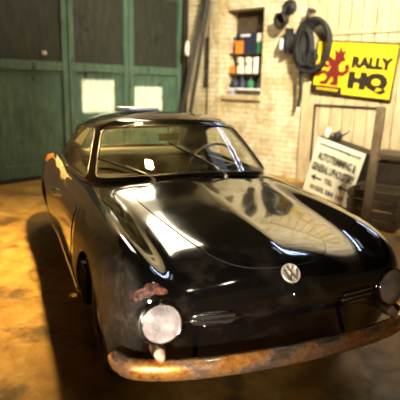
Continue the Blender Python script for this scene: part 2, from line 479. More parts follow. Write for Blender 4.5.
def gh_rows(i):
    b, t = Vector(BASE[i]), Vector(TOPW[i])
    out = Vector((b.x, (b.y - 2.25), 0)); out.normalize()
    r0 = b + out * .012 + Vector((0, 0, -.07))
    bulge = out * .012
    r1b = b.lerp(t, .16) + bulge * .5; r2a = b.lerp(t, .5) + bulge; r2b = b.lerp(t, .84) + bulge * .5
    e = t + Vector((-t.x * .07, (2.26 - t.y) * .09, .036))
    f1 = Vector((t.x * .74, 2.26 + (t.y - 2.26) * .72, 1.300 - .02 * abs(t.y - 2.26)))
    f2 = Vector((t.x * .38, 2.26 + (t.y - 2.26) * .38, 1.322))
    return [r0, b, r1b, r2a, r2b, t, e, f1, f2]
ghf = {'roof': [], 'windshield': [], 'side_window': [], 'side_window2': [], 'rear_window': []}
g = bmesh.new(); G = {}
for sg in (1, -1):
    for i in range(NC):
        for r_, p in enumerate(gh_rows(i)):
            if sg < 0 and i in (0, NC - 1): G[(sg, i, r_)] = G[(1, i, r_)]
            else: G[(sg, i, r_)] = g.verts.new((sg * p.x, p.y, p.z))
pole = g.verts.new(roofc)
lay = {}
for sg in (1, -1):
    for i in range(NC - 1):
        for r_ in range(8):
            vs = [G[(sg, i, r_)], G[(sg, i + 1, r_)], G[(sg, i + 1, r_ + 1)], G[(sg, i, r_ + 1)]]
            if sg < 0: vs = vs[::-1]
            f = g.faces.new(vs); key = 0
            if 1 <= r_ <= 4:
                if i <= 2: key = 1
                elif 4 <= i <= 8: key = 2 if sg > 0 else 3
                elif i >= 11: key = 4
            f.material_index = key
        vs = [G[(sg, i, 8)], G[(sg, i + 1, 8)], pole]
        g.faces.new(vs if sg > 0 else vs[::-1]).material_index = 0
bmesh.ops.recalc_face_normals(g, faces=g.faces)
def gh_part(key):
    c = g.copy(); bmesh.ops.delete(c, geom=[f for f in c.faces if f.material_index != key], context='FACES')
    for f in c.faces: f.material_index = 0
    return subdivided(c, 3)
rf = gh_part(0)
roof = from_bm('roof', rf, PAINT, car)
sm = roof.modifiers.new('thick', 'SOLIDIFY'); sm.thickness = .022; sm.offset = -1
for key, nm in ((1, 'windshield'), (2, 'side_window'), (3, 'side_window'), (4, 'rear_window')):
    gb = gh_part(key); gb.edges.ensure_lookup_table(); gb.verts.ensure_lookup_table()
    # outline loop for the trim
    be = [e for e in gb.edges if e.is_boundary]; adj = {}
    for e in be:
        a, c = e.verts; adj.setdefault(a, []).append(c); adj.setdefault(c, []).append(a)
    st = be[0].verts[0]; loop = [st]; prv = None; cur = st
    while True:
        nx = [v for v in adj[cur] if v is not prv]
        prv, cur = cur, nx[0]
        if cur is st: break
        loop.append(cur)
    pts = [v.co.copy() for v in loop]
    o = from_bm(nm, gb, GLASS, car)
    cxyz = sum(pts, Vector()) / len(pts)
    outw = Vector((cxyz.x, cxyz.y - 2.25, .2)).normalized()
    b = bmesh.new(); tube(b, [p + outw * .002 for p in pts], .0055, closed=True, seg=8); from_bm('window_trim', b, TRIMM, o)
    if False:   # division bar between door glass and quarter glass
        s_ = 1 if key == 2 else -1
        b = bmesh.new(); tube(b, [(s_ * .697, 2.42, .90), (s_ * .64, 2.42, 1.05), (s_ * .556, 2.41, 1.215)], .010); from_bm('window_post', b, DULL_CHROME, o)
g.free()

# ------------------------------------------------------------------ front details
for sg in (-1, 1):
    h = empty('headlight', (sg * .60, .16, .578)); h.parent = car; h.matrix_parent_inverse = world_of(car).inverted()
    ax = Vector((sg * .10, -1, .14))
    M = axisM((sg * .602, .175, .580), ax) @ Matrix.Scale(.93, 4)
    b = bmesh.new(); lathe(b, [(.118, -.10), (.116, -.03), (.109, .0), (.101, .014), (.095, .012), (.092, .0)], M); from_bm('headlight_bezel', b, PAINT, h)
    b = bmesh.new(); lathe(b, [(.094, .004), (.0945, .016), (.090, .021), (.086, .016), (.0855, .004)], M); from_bm('headlight_ring', b, CHROME, h)
    b = bmesh.new(); lathe(b, [(.087, .012), (.07, .025), (.045, .034), (.02, .038), (0, .039)], M); from_bm('headlight_lens', b, LENS, h)
    b = bmesh.new(); lathe(b, [(.087, .008), (.075, -.02), (.05, -.05), (.02, -.062), (0, -.064)], M); from_bm('headlight_reflector', b, REFLECTOR, h)
    b = bmesh.new(); lathe(b, [(0, .0), (.010, -.004), (.014, -.02), (.011, -.04), (.008, -.062)], M, 12); from_bm('headlight_bulb', b, WHITE, h)
    # indicator: small bullet under the headlight
    t = empty('indicator', (sg * .615, .15, .46)); t.parent = car; t.matrix_parent_inverse = world_of(car).inverted()
    M = axisM((sg * .612, .215, .452), (0, -1, -.05))
    b = bmesh.new(); lathe(b, [(.032, 0), (.031, .03), (.026, .06), (.02, .066)], M, 20); from_bm('indicator_housing', b, DULL_CHROME, t)
    b = bmesh.new(); lathe(b, [(.026, .06), (.021, .082), (.012, .098), (0, .105)], M, 20); from_bm('indicator_lens', b, mat('indicator_lens', (.7, .45, .3), .25), t)
    # nostril grille with bars
    gr = empty('grille', (sg * .37, .15, .57)); gr.parent = car; gr.matrix_parent_inverse = world_of(car).inverted()
    def gp(x, z, off=.006):
        hh, nn = on_body((sg * x, -2, z), (0, 1, 0)); return hh + nn * off
    b = bmesh.new()
    outl = spline([(.275, 0, .575), (.30, 0, .602), (.38, 0, .612), (.455, 0, .603), (.475, 0, .575), (.45, 0, .548), (.37, 0, .54), (.295, 0, .548)], 5, True)
    c0 = b.verts.new(gp(.37, .575, .004)); rv = [b.verts.new(gp(p.x, p.z, .004)) for p in outl]
    for i in range(len(rv)): b.faces.new((c0, rv[i], rv[(i + 1) % len(rv)]))
    from_bm('grille_opening', b, RUBBER, gr)
    for z, x0, x1, rr in ((.600, .28, .468, .0055), (.574, .27, .478, .0055), (.549, .335, .42, .004)):
        b = bmesh.new(); tube(b, [gp(x0 + (x1 - x0) * k / 10, z, .010) for k in range(11)], rr, seg=8); from_bm('grille_bar', b, CHROME, gr)
# nose emblem
EMB = mat('worn_alloy', (.80, .74, .62), .38, .35)
hh, nn = on_body((0, -2, .733), (0, 1, 0))
hh, nn = on_body(hh + nn * .5, -nn)
em = empty('emblem', hh); em.parent = car; em.matrix_parent_inverse = world_of(car).inverted()
M = axisM(hh, nn)
b = bmesh.new(); lathe(b, [(0, .004), (.038, .004), (.0395, .008), (.044, .008), (.046, .004), (.046, -.003)], M, 40); from_bm('emblem_disc', b, EMB, em)
b = bmesh.new()
def stroke(pts, w=.0045):
    for (x0, y0), (x1, y1) in zip(pts, pts[1:]):
        L = math.hypot(x1 - x0, y1 - y0); a = math.atan2(y1 - y0, x1 - x0)
        MM = M @ Matrix.Translation(((x0 + x1) / 2, (y0 + y1) / 2, .007)) @ Matrix.Rotation(a, 4, 'Z')
        box(b, -L / 2, L / 2, -w / 2, w / 2, -.003, .003, M=MM)
zl = M.to_3x3().inverted() @ Vector((0, 0, 1)); ang = math.atan2(zl.y, zl.x) - PI / 2
def rt(p): return (p[0] * math.cos(ang) - p[1] * math.sin(ang), p[0] * math.sin(ang) + p[1] * math.cos(ang))
stroke([rt(p) for p in ((-.017, .034), (0, .003), (.017, .034))])
stroke([rt(p) for p in ((-.034, .016), (-.017, -.033), (0, -.003), (.017, -.033), (.034, .016))])
from_bm('emblem_letters', b, DULL_CHROME, em, smooth=False)
b = bmesh.new(); pts = []
for z in (.66, .64, .62):
    a_, n_ = on_body((0, -2, z), (0, 1, 0)); pts.append(a_ + n_ * .003)
tube(b, pts, [.004, .003, .001]); from_bm('nose_trim', b, CHROME, car)
# rust and cream patches on the paint
def blob(cx, cy, rx, ry, n=28, jag=.16, seed=1):
    rnd = random.Random(seed); ph = [rnd.uniform(0, 6.28) for _ in range(5)]
    out = []
    for k in range(n):
        a = 2 * PI * k / n; q = 1 + sum(jag / (m + 1) * math.sin((m + 2) * a + ph[m]) for m in range(5))
        out.append((cx + rx * q * math.cos(a), cy + ry * q * math.sin(a)))
    return out
panel('rust_patch', blob(-.640, .655, .050, .036, seed=3, jag=.34, n=60), 'oblique', RUSTPATCH, .0012, gap=0, R=10)
panel('rust_patch', blob(-.800, 3.20, .032, .13, seed=9, jag=.2), 'top', mat('orange_primer', (.50, .17, .03), .7), .0012, gap=0, R=5)
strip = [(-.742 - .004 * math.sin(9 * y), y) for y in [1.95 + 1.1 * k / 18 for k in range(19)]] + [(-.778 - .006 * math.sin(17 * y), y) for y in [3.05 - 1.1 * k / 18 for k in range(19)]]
panel('cream_patch', strip, 'top', m_grime('cream_mottle', (.10, .08, .04), (.46, .38, .20), (.66, .56, .34), .7, 16), .0012, gap=0, R=4)  # mottled cream strip along the left shoulder below the side window
# bumper
def arc_ends():
    C_ = [(-.772, .33, .375), (-.765, .26, .376), (-.71, .175, .382), (-.55, .10, .392), (-.3, .05, .40), (0, .03, .405)]
    return C_ + [(-x, y, z) for x, y, z in C_[-2::-1]]
path = spline(arc_ends(), 8)
bp = empty('bumper', (0, .1, .39)); bp.parent = car; bp.matrix_parent_inverse = world_of(car).inverted()
b = bmesh.new(); rings = []
prof = [(-.048, .012), (-.046, -.004), (-.034, -.020), (-.014, -.028), (.012, -.028), (.034, -.020), (.046, -.004), (.048, .012), (.041, .012), (.030, -.010), (0, -.018), (-.030, -.010), (-.045, .012)]
N = len(path)
for i, p in enumerate(path):
    t = (path[min(i + 1, N - 1)] - path[max(i - 1, 0)]); t.z = 0; t.normalize()
    out = Vector((t.y, -t.x, 0))
    if out.y > 0 and abs(p.x) < .5: out = -out
    s = 1.0
    d_end = min((p - path[0]).length, (p - path[-1]).length)
    if d_end < .06: s = math.sqrt(max(0.02, 1 - (1 - d_end / .06) ** 2))
    rings.append([b.verts.new(p + Vector((0, 0, z * s)) - out * y) for z, y in prof])
for A, B in zip(rings, rings[1:]):
    for k in range(len(prof)): b.faces.new((A[k], A[(k + 1) % len(prof)], B[(k + 1) % len(prof)], B[k]))
b.faces.new(rings[0]); b.faces.new(rings[-1])
from_bm('bumper_blade', b, RCHROME, bp)
for sg in (-1, 1):
    b = bmesh.new(); tube(b, [(sg * .42, .10, .375), (sg * .42, .30, .26)], .012); from_bm('bumper_bracket', b, STEEL, bp)
# windscreen wipers
for x0, tip in ((-.285, (-.60, 1.66, 1.045)), (.235, (-.09, 1.70, 1.135))):
    w = empty('wiper', (x0, 1.40, .94)); w.parent = car; w.matrix_parent_inverse = world_of(car).inverted()
    hz, _ = on_body((x0, 1.405, 2), (0, 0, -1)); base = hz + Vector((0, 0, .0))
    b = bmesh.new(); lathe(b, [(.016, -.005), (.016, .012), (.010, .022), (0, .024)], Matrix.Translation(base), 16); from_bm('wiper_pivot', b, DULL_CHROME, w)
    T = Vector(tip); a0 = base + Vector((0, .0, .02)); mid = a0.lerp(T, .55) + Vector((0, -.022, .022))
    b = bmesh.new(); tube(b, [a0, a0.lerp(mid, .3) + Vector((0, -.006, .01)), mid], [.007, .006, .0045]); from_bm('wiper_arm', b, DULL_CHROME, w)
    dirn = (T - a0).normalized(); c_ = a0.lerp(T, .58) + Vector((0, -.008, .008))
    b = bmesh.new(); tube(b, [c_ - dirn * .17, c_ - dirn * .08 + Vector((0, .002, -.001)), c_, c_ + dirn * .08, T + Vector((0, -.008, .006))], .0065); from_bm('wiper_blade', b, RUBBER, w)
# wheels
for sg in (-1, 1):
    for cy in (.86, 3.24):
        w = empty('wheel', (sg * .66, cy, .305)); w.parent = car; w.matrix_parent_inverse = world_of(car).inverted()
        M = axisM((sg * .67, cy, .306), (sg, 0, 0))
        b = bmesh.new(); lathe(b, [(.20, -.065), (.26, -.075), (.295, -.068), (.306, -.04), (.306, .04), (.295, .066), (.26, .075), (.20, .06), (.195, .0), (.20, -.065)], M, 48); from_bm('tyre', b, RUBBER, w)
        b = bmesh.new(); lathe(b, [(.20, .055), (.185, .045), (.14, .03), (.10, .045), (.06, .045), (.0, .045)], M, 40); from_bm('wheel_rim', b, STEEL, w)
        b = bmesh.new(); lathe(b, [(.115, .04), (.105, .062), (.06, .078), (0, .083)], M, 32); from_bm('hubcap', b, DULL_CHROME, w)
# interior
b = bmesh.new()
prof = [(1.52, .90), (1.60, .925), (1.70, .92), (1.76, .88), (1.77, .76), (1.72, .70), (1.50, .70)]
xs = [-.60 + 1.2 * k / 12 for k in range(13)]
R_ = [[b.verts.new((x, y + .10 * (x / .6) ** 2, z)) for y, z in prof] for x in xs]
for A, B in zip(R_, R_[1:]):
    for k in range(len(prof) - 1): b.faces.new((A[k], A[k + 1], B[k + 1], B[k]))
b.faces.new(R_[0]); b.faces.new(R_[-1]); from_bm('dashboard', b, DARK, car)
b = bmesh.new(); box(b, -.66, .66, 1.3, 3.0, .27, .30); box(b, -.60, .60, 2.75, 2.80, .3, .88); from_bm('cabin_lining', b, DARK, car, smooth=False)
b = bmesh.new(); box(b, -.56, .56, 2.62, 3.10, .918, .93, .004); from_bm('parcel_shelf', b, VINYL, car, smooth=False)
sw = empty('steering_wheel', (.34, 1.88, .90)); sw.parent = car; sw.matrix_parent_inverse = world_of(car).inverted()
M = axisM((.34, 1.90, .925), (0, 1, .42))
b = bmesh.new(); tube(b, [M @ Vector((.195 * math.cos(a), .195 * math.sin(a), 0)) for a in [2 * PI * k / 40 for k in range(40)]], .011, True); from_bm('steering_rim', b, mat('ivory_rim', (.35, .28, .18), .35), sw)
b = bmesh.new()
for a in (PI, 0): tube(b, [M @ Vector((.03 * math.cos(a), .03 * math.sin(a), -.02)), M @ Vector((.19 * math.cos(a), .19 * math.sin(a) - .0, 0))], .008)
from_bm('steering_spokes', b, DULL_CHROME, sw)
b = bmesh.new(); lathe(b, [(.04, -.05), (.045, -.01), (.03, .005), (0, .01)], M, 20); tube(b, [M @ Vector((0, 0, -.03)), M @ Vector((0, 0, -.22))], .02); from_bm('steering_hub', b, DARK, sw)
for sg in (-1, 1):
    s = empty('seat', (sg * .33, 2.25, .3)); s.parent = car; s.matrix_parent_inverse = world_of(car).inverted()
    b = bmesh.new(); box(b, sg * .33 - .25, sg * .33 + .25, 2.0, 2.50, .30, .52, .06, seg=3); from_bm('seat_cushion', b, VINYL, s)
    b = bmesh.new(); box(b, -.25, .25, -.07, .07, 0, .58, .06, Matrix.Translation((sg * .33, 2.50, .34)) @ Matrix.Rotation(math.radians(-14), 4, 'X'), seg=3); from_bm('seat_back', b, VINYL, s)
mr = empty('rear_view_mirror', (0, 1.95, 1.17)); mr.parent = car; mr.matrix_parent_inverse = world_of(car).inverted()
b = bmesh.new(); box(b, -.09, .09, -.012, .012, -.028, .028, .012, Matrix.Translation((0.0, 1.975, 1.15)) @ Matrix.Rotation(.25, 4, 'Z')); from_bm('mirror_case', b, mat('mirror_case', (.42, .36, .24), .35), mr)
b = bmesh.new(); tube(b, [(0, 1.985, 1.155), (0, 1.985, 1.25)], .006); from_bm('mirror_stalk', b, CHROME, mr)
# front screen posts of the cabin need the deck under the glass: cowl vents
for x in (-.12, -.04, .04, .12):
    hz, nz = on_body((x, 1.395, 2), (0, 0, -1)); b = bmesh.new(); box(b, x - .03, x + .03, 1.39, 1.40, hz.z - .004, hz.z + .004, .001); from_bm('cowl_vent', b, SEAM, car)

# ------------------------------------------------------------------ the room
K = Vector((2.23164, 7.84098, 0)); sd = Vector((.42894, -.90333, 0)); td = Vector((-.90333, -.42894, 0))
MB_ = Matrix.Translation(K) @ Matrix(((sd.x, -td.x, 0, 0), (sd.y, -td.y, 0, 0), (0, 0, 1, 0), (0, 0, 0, 1)))     # brick wall: X along, room at -Y
MD_ = Matrix.Translation(K) @ Matrix(((-td.x, -sd.x, 0, 0), (-td.y, -sd.y, 0, 0), (0, 0, 1, 0), (0, 0, 0, 1)))   # door wall: X from -10 to 0, room at -Y
H = 4.6; SMAX = 12.; TMAX = 10.
def struct(name, bm, m, M=None, parent=None, smooth=False):
    o = from_bm(name, bm, m, parent, smooth, M)
    if parent is None: tag(o, kind='structure')
    return o
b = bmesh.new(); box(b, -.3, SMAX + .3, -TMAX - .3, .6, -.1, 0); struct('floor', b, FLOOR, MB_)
NS0, NS1, NZ0, NZ1 = 1.02, 1.86, 1.38, 2.86
b = bmesh.new()
box(b, 0, NS0, 0, .3, 0, H); box(b, NS1, 2.80, 0, .3, 0, H); box(b, NS0, NS1, 0, .3, 0, NZ0); box(b, NS0, NS1, 0, .3, NZ1, H)
box(b, 2.80, 5.6, .02, .3, 2.95, H); box(b, 5.6, SMAX, 0, .3, 0, H)
box(b, .70, .96, -.10, .0, 0, H)
struct('wall_right', b, BRICK, MB_)
b = bmesh.new(); box(b, NS0 - .02, NS1 + .02, .3, .33, NZ0 - .02, NZ1 + .02); struct('wall_recess', b, DARKWOOD, MB_)
b = bmesh.new(); box(b, -TMAX, 0, .12, .3, 0, H); box(b, -TMAX, -4.0, 0, .12, 0, H); box(b, -4.0, 0, 0, .12, 3.3, H); struct('wall_back', b, PLASTER, MD_)
b = bmesh.new(); box(b, -TMAX, 0, -SMAX - .2, -SMAX, 0, H); struct('wall_front', b, PLASTER, MD_)
b = bmesh.new(); box(b, 0, SMAX, -TMAX - .2, -TMAX, 0, H); struct('wall_left', b, PLASTER, MB_)
#CEILING
def sheet_with_holes(name, x0, x1, y0, y1, z0, z1, holes, m, M):
    xs_ = sorted({x0, x1, *[h[0] for h in holes], *[h[1] for h in holes]}); ys_ = sorted({y0, y1, *[h[2] for h in holes], *[h[3] for h in holes]})
    b = bmesh.new()
    for xa, xb in zip(xs_, xs_[1:]):
        for ya, yb in zip(ys_, ys_[1:]):
            cx, cy = (xa + xb) / 2, (ya + yb) / 2
            if any(h[0] < cx < h[1] and h[2] < cy < h[3] for h in holes): continue
            box(b, xa, xb, ya, yb, z0, z1)
    bmesh.ops.remove_doubles(b, verts=b.verts, dist=1e-4)
    return struct(name, b, m, M)
SUN_EL = math.radians(35); tE = math.tan(SUN_EL)
def sky_hole(t0, t1, zb, zt): return ((H - zt) / tE, (H - zb) / tE + .15 / tE, -t1, -t0)
HOLES = [sky_hole(.62, 1.30, 1.06, 1.50), sky_hole(1.76, 2.42, 1.06, 1.60)]
EXTRA = []
sheet_with_holes('ceiling', -.3, SMAX + .3, -TMAX - .3, .6, H, H + .15, HOLES + EXTRA, CEIL, MB_)

# green sliding doors on the back wall (X local: 0 = corner, negative = left)
d1 = empty('door_1', M=MD_); tag(d1, kind='structure')
STX = [-3.95, -2.69, -1.46, -.14]
for a_, c_ in zip(STX, STX[1:]):
    b = bmesh.new()
    box(b, a_ + .01, c_ - .01, .035, .05, .06, 1.78)
    for s0, s1 in ((a_ + .01, a_ + .11), (c_ - .11, c_ - .01)): box(b, s0, s1, -.02, .035, .06, 3.2, .006)
    for z0, z1 in ((.06, .26), (1.70, 1.84), (3.06, 3.2)): box(b, a_ + .11, c_ - .11, -.015, .035, z0, z1, .006)
    leaf = struct('door_leaf', b, GREEN, MD_); leaf.parent = d1; leaf.matrix_parent_inverse = MD_.inverted(); del leaf['kind']
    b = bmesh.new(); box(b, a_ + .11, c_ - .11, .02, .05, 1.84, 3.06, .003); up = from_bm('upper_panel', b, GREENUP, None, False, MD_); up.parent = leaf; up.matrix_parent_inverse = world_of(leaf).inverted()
b = bmesh.new(); box(b, -4.0, 0, -.03, .06, 0, .055); box(b, -.13, 0, -.04, .06, .05, 3.2); o = struct('door_frame', b, STEEL, MD_); o.parent = d1; o.matrix_parent_inverse = MD_.inverted(); del o['kind']
b = bmesh.new(); box(b, -3.16, -3.08, -.045, -.015, 1.93, 1.99, .008); o = from_bm('door_latch', b, CREAM, None, True, MD_); o.parent = d1; o.matrix_parent_inverse = MD_.inverted()

# plank door on the right wall
d2 = empty('door_2', M=MB_); tag(d2, kind='structure')
def onwall(name, bm, m, parent, smooth=False, M=MB_):
    o = from_bm(name, bm, m, None, smooth, M)
    if parent is not None: o.parent = parent; o.matrix_parent_inverse = world_of(parent).inverted()
    return o
b = bmesh.new(); x = 2.86
while x < 5.55:
    box(b, x + .010, x + .190, -.02, .01, .04, 2.9, .004, seg=1); x += .2
box(b, 2.86, 5.55, .008, .02, .04, 2.9)
onwall('door_planks', b, PLANK, d2)
b = bmesh.new(); box(b, 2.74, 2.87, -.05, .02, 0, 2.98, .006); box(b, 5.52, 5.62, -.05, .02, 0, 2.98, .006); box(b, 2.74, 5.62, -.05, .02, 2.9, 3.0, .006); onwall('door_frame', b, PLANK, d2)
b = bmesh.new(); box(b, 2.87, 5.52, -.045, -.02, 2.33, 2.40, .004); onwall('door_rail', b, PLANK, d2)
b = bmesh.new()
for x0, x1, z0, z1 in ((2.97, 4.10, 1.25, 1.285), (2.97, 2.995, .35, 1.25), (4.07, 4.10, .35, 1.25)): box(b, x0, x1, -.04, -.02, z0, z1)
onwall('door_panel_frame', b, STEEL, d2)

def text_mesh(s, size, bold=0., sx=1., shear=0., align='LEFT'):
    cu = bpy.data.curves.new('t', 'FONT'); cu.body = s; cu.size = size; cu.offset = bold; cu.shear = shear; cu.extrude = .002; cu.align_x = align
    cu.resolution_u = 3
    o = bpy.data.objects.new('t', cu); COL.objects.link(o)
    dg = bpy.context.evaluated_depsgraph_get(); dg.update(); me = bpy.data.meshes.new_from_object(o.evaluated_get(dg))
    bpy.data.objects.remove(o)
    b = bmesh.new(); b.from_mesh(me); bpy.data.meshes.remove(me)
    bmesh.ops.transform(b, matrix=Matrix.Rotation(PI / 2, 4, 'X') @ Matrix.Diagonal((sx, 1, 1, 1)), verts=b.verts)
    return b
def lettering(name, s, x0, x1, z0, z1, m, parent, M, y=-.03, bold=0., shear=0., lab=None):
    b = text_mesh(s, .1, bold, 1, shear)
    xs_ = [v.co.x for v in b.verts]; zs_ = [v.co.z for v in b.verts]
    mx, Mx, mz, Mz = min(xs_), max(xs_), min(zs_), max(zs_)
    for v in b.verts:
        v.co.x = x0 + (v.co.x - mx) / (Mx - mx) * (x1 - x0); v.co.z = z0 + (v.co.z - mz) / (Mz - mz) * (z1 - z0); v.co.y = y + v.co.y * 1
    o = onwall(name, b, m, parent, False, M)
    return o

# rally sign: local frame origin at its lower left corner, slightly tilted
W_, H_ = 1.30, .80
MS = MB_ @ Matrix.Translation((2.92, -.06, 1.47)) @ Matrix.Rotation(math.radians(4.2), 4, 'Y')
sg_ = empty('wall_sign', M=MS); tag(sg_, 'yellow rectangular sign with a red winged beast and large black letters on the plank door', 'sign')
b = bmesh.new(); box(b, 0, W_, -.012, .012, 0, H_, .004); onwall('sign_board', b, YELLOW, sg_, M=MS)
b = bmesh.new()
for q in ((0, W_, H_ - .022, H_), (0, W_, 0, .022), (0, .018, 0, H_), (W_ - .018, W_, 0, H_)): box(b, q[0], q[1], -.02, .014, q[2], q[3])
onwall('sign_border', b, INK, sg_, M=MS)
lettering('lettering', 'RALLY', .62, 1.25, .42, .59, INK, sg_, MS, y=-.016, bold=.008)
lettering('lettering', 'HQ', .60, 1.22, .075, .375, INK, sg_, MS, y=-.016, bold=.009)
b = bmesh.new(); box(b, .018, .52, -.018, -.012, .022, .12); onwall('caption_strip', b, INK, sg_, M=MS)
b = bmesh.new()
for k in range(9): box(b, .09 + .042 * k, .115 + .042 * k, -.021, -.018, .052, .088)
onwall('caption_marks', b, YELLOW, sg_, M=MS)
beast = [[(.20, .30), (.26, .37), (.30, .45), (.37, .47), (.43, .42), (.43, .34), (.37, .28), (.30, .25), (.24, .25)],
         [(.28, .42), (.22, .49), (.17, .50), (.12, .48), (.10, .51), (.16, .55), (.19, .60), (.23, .57), (.29, .55), (.35, .47)],
         [(.30, .44), (.33, .56), (.31, .68), (.38, .63), (.40, .73), (.45, .64), (.51, .68), (.48, .57), (.53, .52), (.45, .49), (.40, .41)],
         [(.40, .37), (.48, .35), (.53, .38), (.51, .44), (.56, .48), (.60, .42), (.58, .34), (.50, .28), (.40, .29)],
         [(.24, .39), (.13, .41), (.07, .37), (.05, .41), (.09, .45), (.14, .465), (.28, .44)],
         [(.23, .31), (.14, .29), (.08, .24), (.05, .28), (.12, .345), (.22, .37)],
         [(.26, .28), (.20, .20), (.12, .18), (.13, .14), (.25, .145), (.33, .28)],
         [(.33, .29), (.35, .20), (.30, .17), (.32, .14), (.44, .14), (.44, .22), (.43, .33)]]
b = bmesh.new()
for k, q in enumerate(beast): poly(b, q, -.0180 - .0003 * k, -.012)
onwall('beast_emblem', b, MAROON, sg_, M=MS)

# upholstery sign box, tilted, standing on a crate
d_ = -1.30
MU = MB_ @ Matrix.Translation((3.625, d_, .165)) @ Matrix.Rotation(math.radians(13.5), 4, 'Y') @ Matrix.Rotation(math.radians(2), 4, 'Z')
UW, UH = .70, .77
us = empty('sign_box', M=MU); tag(us, 'tilted white sign box with dark upholstery lettering and arrows behind the car wing', 'sign')
b = bmesh.new(); box(b, 0, UW, 0, .30, 0, UH, .008); onwall('sign_case', b, STEEL, us, M=MU)
b = bmesh.new(); box(b, .005, UW - .005, -.010, .0, .005, UH - .005, .003); onwall('sign_face', b, SIGNWHITE, us, M=MU)
for s_, x0, x1, z0, z1, bo, sh in (('www.autotrimming.co.uk', .06, .66, .665, .715, .003, .3), ('AUTOTRIMMING &', .08, .64, .48, .59, .003, 0), ('GENERAL UPHOLSTERY', .04, .66, .325, .435, .003, 0),
                           ('TEL', .27, .40, .20, .27, .0025, 0), ('01502 584 169', .10, .60, .06, .13, .0025, 0)):
    lettering('lettering', s_, x0, x1, z0, z1, INK if bo > .002 else INKGREY, us, MU, y=-.012, bold=bo * 1.1, shear=sh)
for x0 in (.07, .47):
    b = bmesh.new(); poly(b, [(x0, .23), (x0 + .07, .28), (x0 + .06, .242), (x0 + .16, .242), (x0 + .16, .218), (x0 + .06, .218), (x0 + .07, .18)], -.014, -.010); onwall('arrow', b, INK, us, M=MU)

# ------------------------------------------------------------------ things round the walls (MB_ frame: x along the wall, -y into the room)
def thing1(name, bm, m, label, cat, group=None, smooth=True, M=MB_):
    o = from_bm(name, bm, m, None, smooth, M); return tag(o, label, cat, group)
def thingE(name, loc, label, cat, group=None, rz=0):
    M = MB_ @ Matrix.Translation(loc) @ Matrix.Rotation(rz, 4, 'Z'); o = empty(name, M=M); return tag(o, label, cat, group), M
def part(name, bm, m, parent, M, smooth=True):
    o = from_bm(name, bm, m, None, smooth, M); o.parent = parent; o.matrix_parent_inverse = world_of(parent).inverted(); return o

# black hose coil on the wall
c, MC = thingE('hose_coil', (2.99, -.16, 2.18), 'large black coil of hose hanging between the brick wall and the yellow sign', 'hose')
b = bmesh.new(); rnd = random.Random(4)
for q in range(9):
    rx, rz_ = .20 + .014 * q, .33 + .008 * q; cx, cz = .26 - rx + rnd.uniform(-.008, .008), rnd.uniform(-.02, .03); y = -.01 - .035 * (q % 3); ph = rnd.uniform(-.06, .06)
    tube(b, [(cx + rx * math.cos(a) * math.cos(ph) - rz_ * math.sin(a) * math.sin(ph), y + .02 * math.sin(2 * a + q), cz + rx * math.cos(a) * math.sin(ph) + rz_ * math.sin(a) * math.cos(ph)) for a in [2 * PI * k / 36 for k in range(36)]], .026, True)
for q in range(5):
    cx, cz = -.19 + .02 * q, -.01 + rnd.uniform(-.05, .05); rx, rz_ = .09 + .02 * (q % 3), .26 + .03 * (q % 2); y = -.05 - .03 * (q % 3)
    tube(b, [(cx + rx * math.cos(a), y, cz + rz_ * math.sin(a)) for a in [2 * PI * k / 28 for k in range(28)]], .027, True)
part('coil_loops', b, RUBBER, c, MC)
b = bmesh.new(); tube(b, spline([(-.14, -.04, .30), (-.20, -.05, -.1), (-.21, -.05, -.45), (-.20, -.04, -.75), (-.22, -.04, -.95)], 6), .028); part('hose_tail', b, RUBBER, c, MC)
b = bmesh.new(); tube(b, [(-.12, .10, .52), (-.12, -.08, .52), (-.12, -.10, .46), (-.12, -.10, .36)], .03); part('hook', b, STEEL, c, MC)
b = bmesh.new(); tube(b, spline([(.0, -.07, -.28), (.06, -.08, -.18), (.02, -.09, -.1), (-.06, -.08, -.05)], 5), .045); part('nozzle', b, RUBBER, c, MC)
# black work lamp left of the coil
c, MC = thingE('work_lamp', (2.37, -.21, 2.60), 'small round black lamp on a bracket left of the hose coil', 'lamp')
b = bmesh.new(); lathe(b, [(0, -.12), (.05, -.11), (.09, -.06), (.12, .02), (.13, .07), (.115, .075), (.08, .0), (0, -.03)], axisM((0, 0, -.02), (-.2, -1, -.25)), 24); part('lamp_shade', b, BLACK, c, MC)
b = bmesh.new(); tube(b, [(.02, .17, .20), (.03, .02, .18), (.0, .0, .05)], .028); part('lamp_bracket', b, BLACK, c, MC)
b = bmesh.new(); lathe(b, [(0, -.03), (.12, -.03), (.12, .02), (0, .02)], axisM((.02, .16, .20), (0, -1, 0)), 16); part('wall_plate', b, BLACK, c, MC)
c, MC = thingE('pulley_block', (2.48, -.15, 2.25), 'black pulley block with white tag under the round lamp', 'pulley')
b = bmesh.new(); lathe(b, [(0, -.05), (.13, -.05), (.15, -.03), (.12, 0), (.15, .03), (.13, .05), (0, .05)], axisM((0, 0, 0), (0, -1, 0)), 24); part('sheave', b, BLACK, c, MC)
b = bmesh.new(); box(b, -.03, .03, -.08, .10, -.19, .21, .01); part('cheek_plate', b, BLACK, c, MC)
b = bmesh.new(); box(b, -.11, -.05, -.085, -.08, -.12, .05, .002); part('paper_tag', b, PAPER, c, MC)

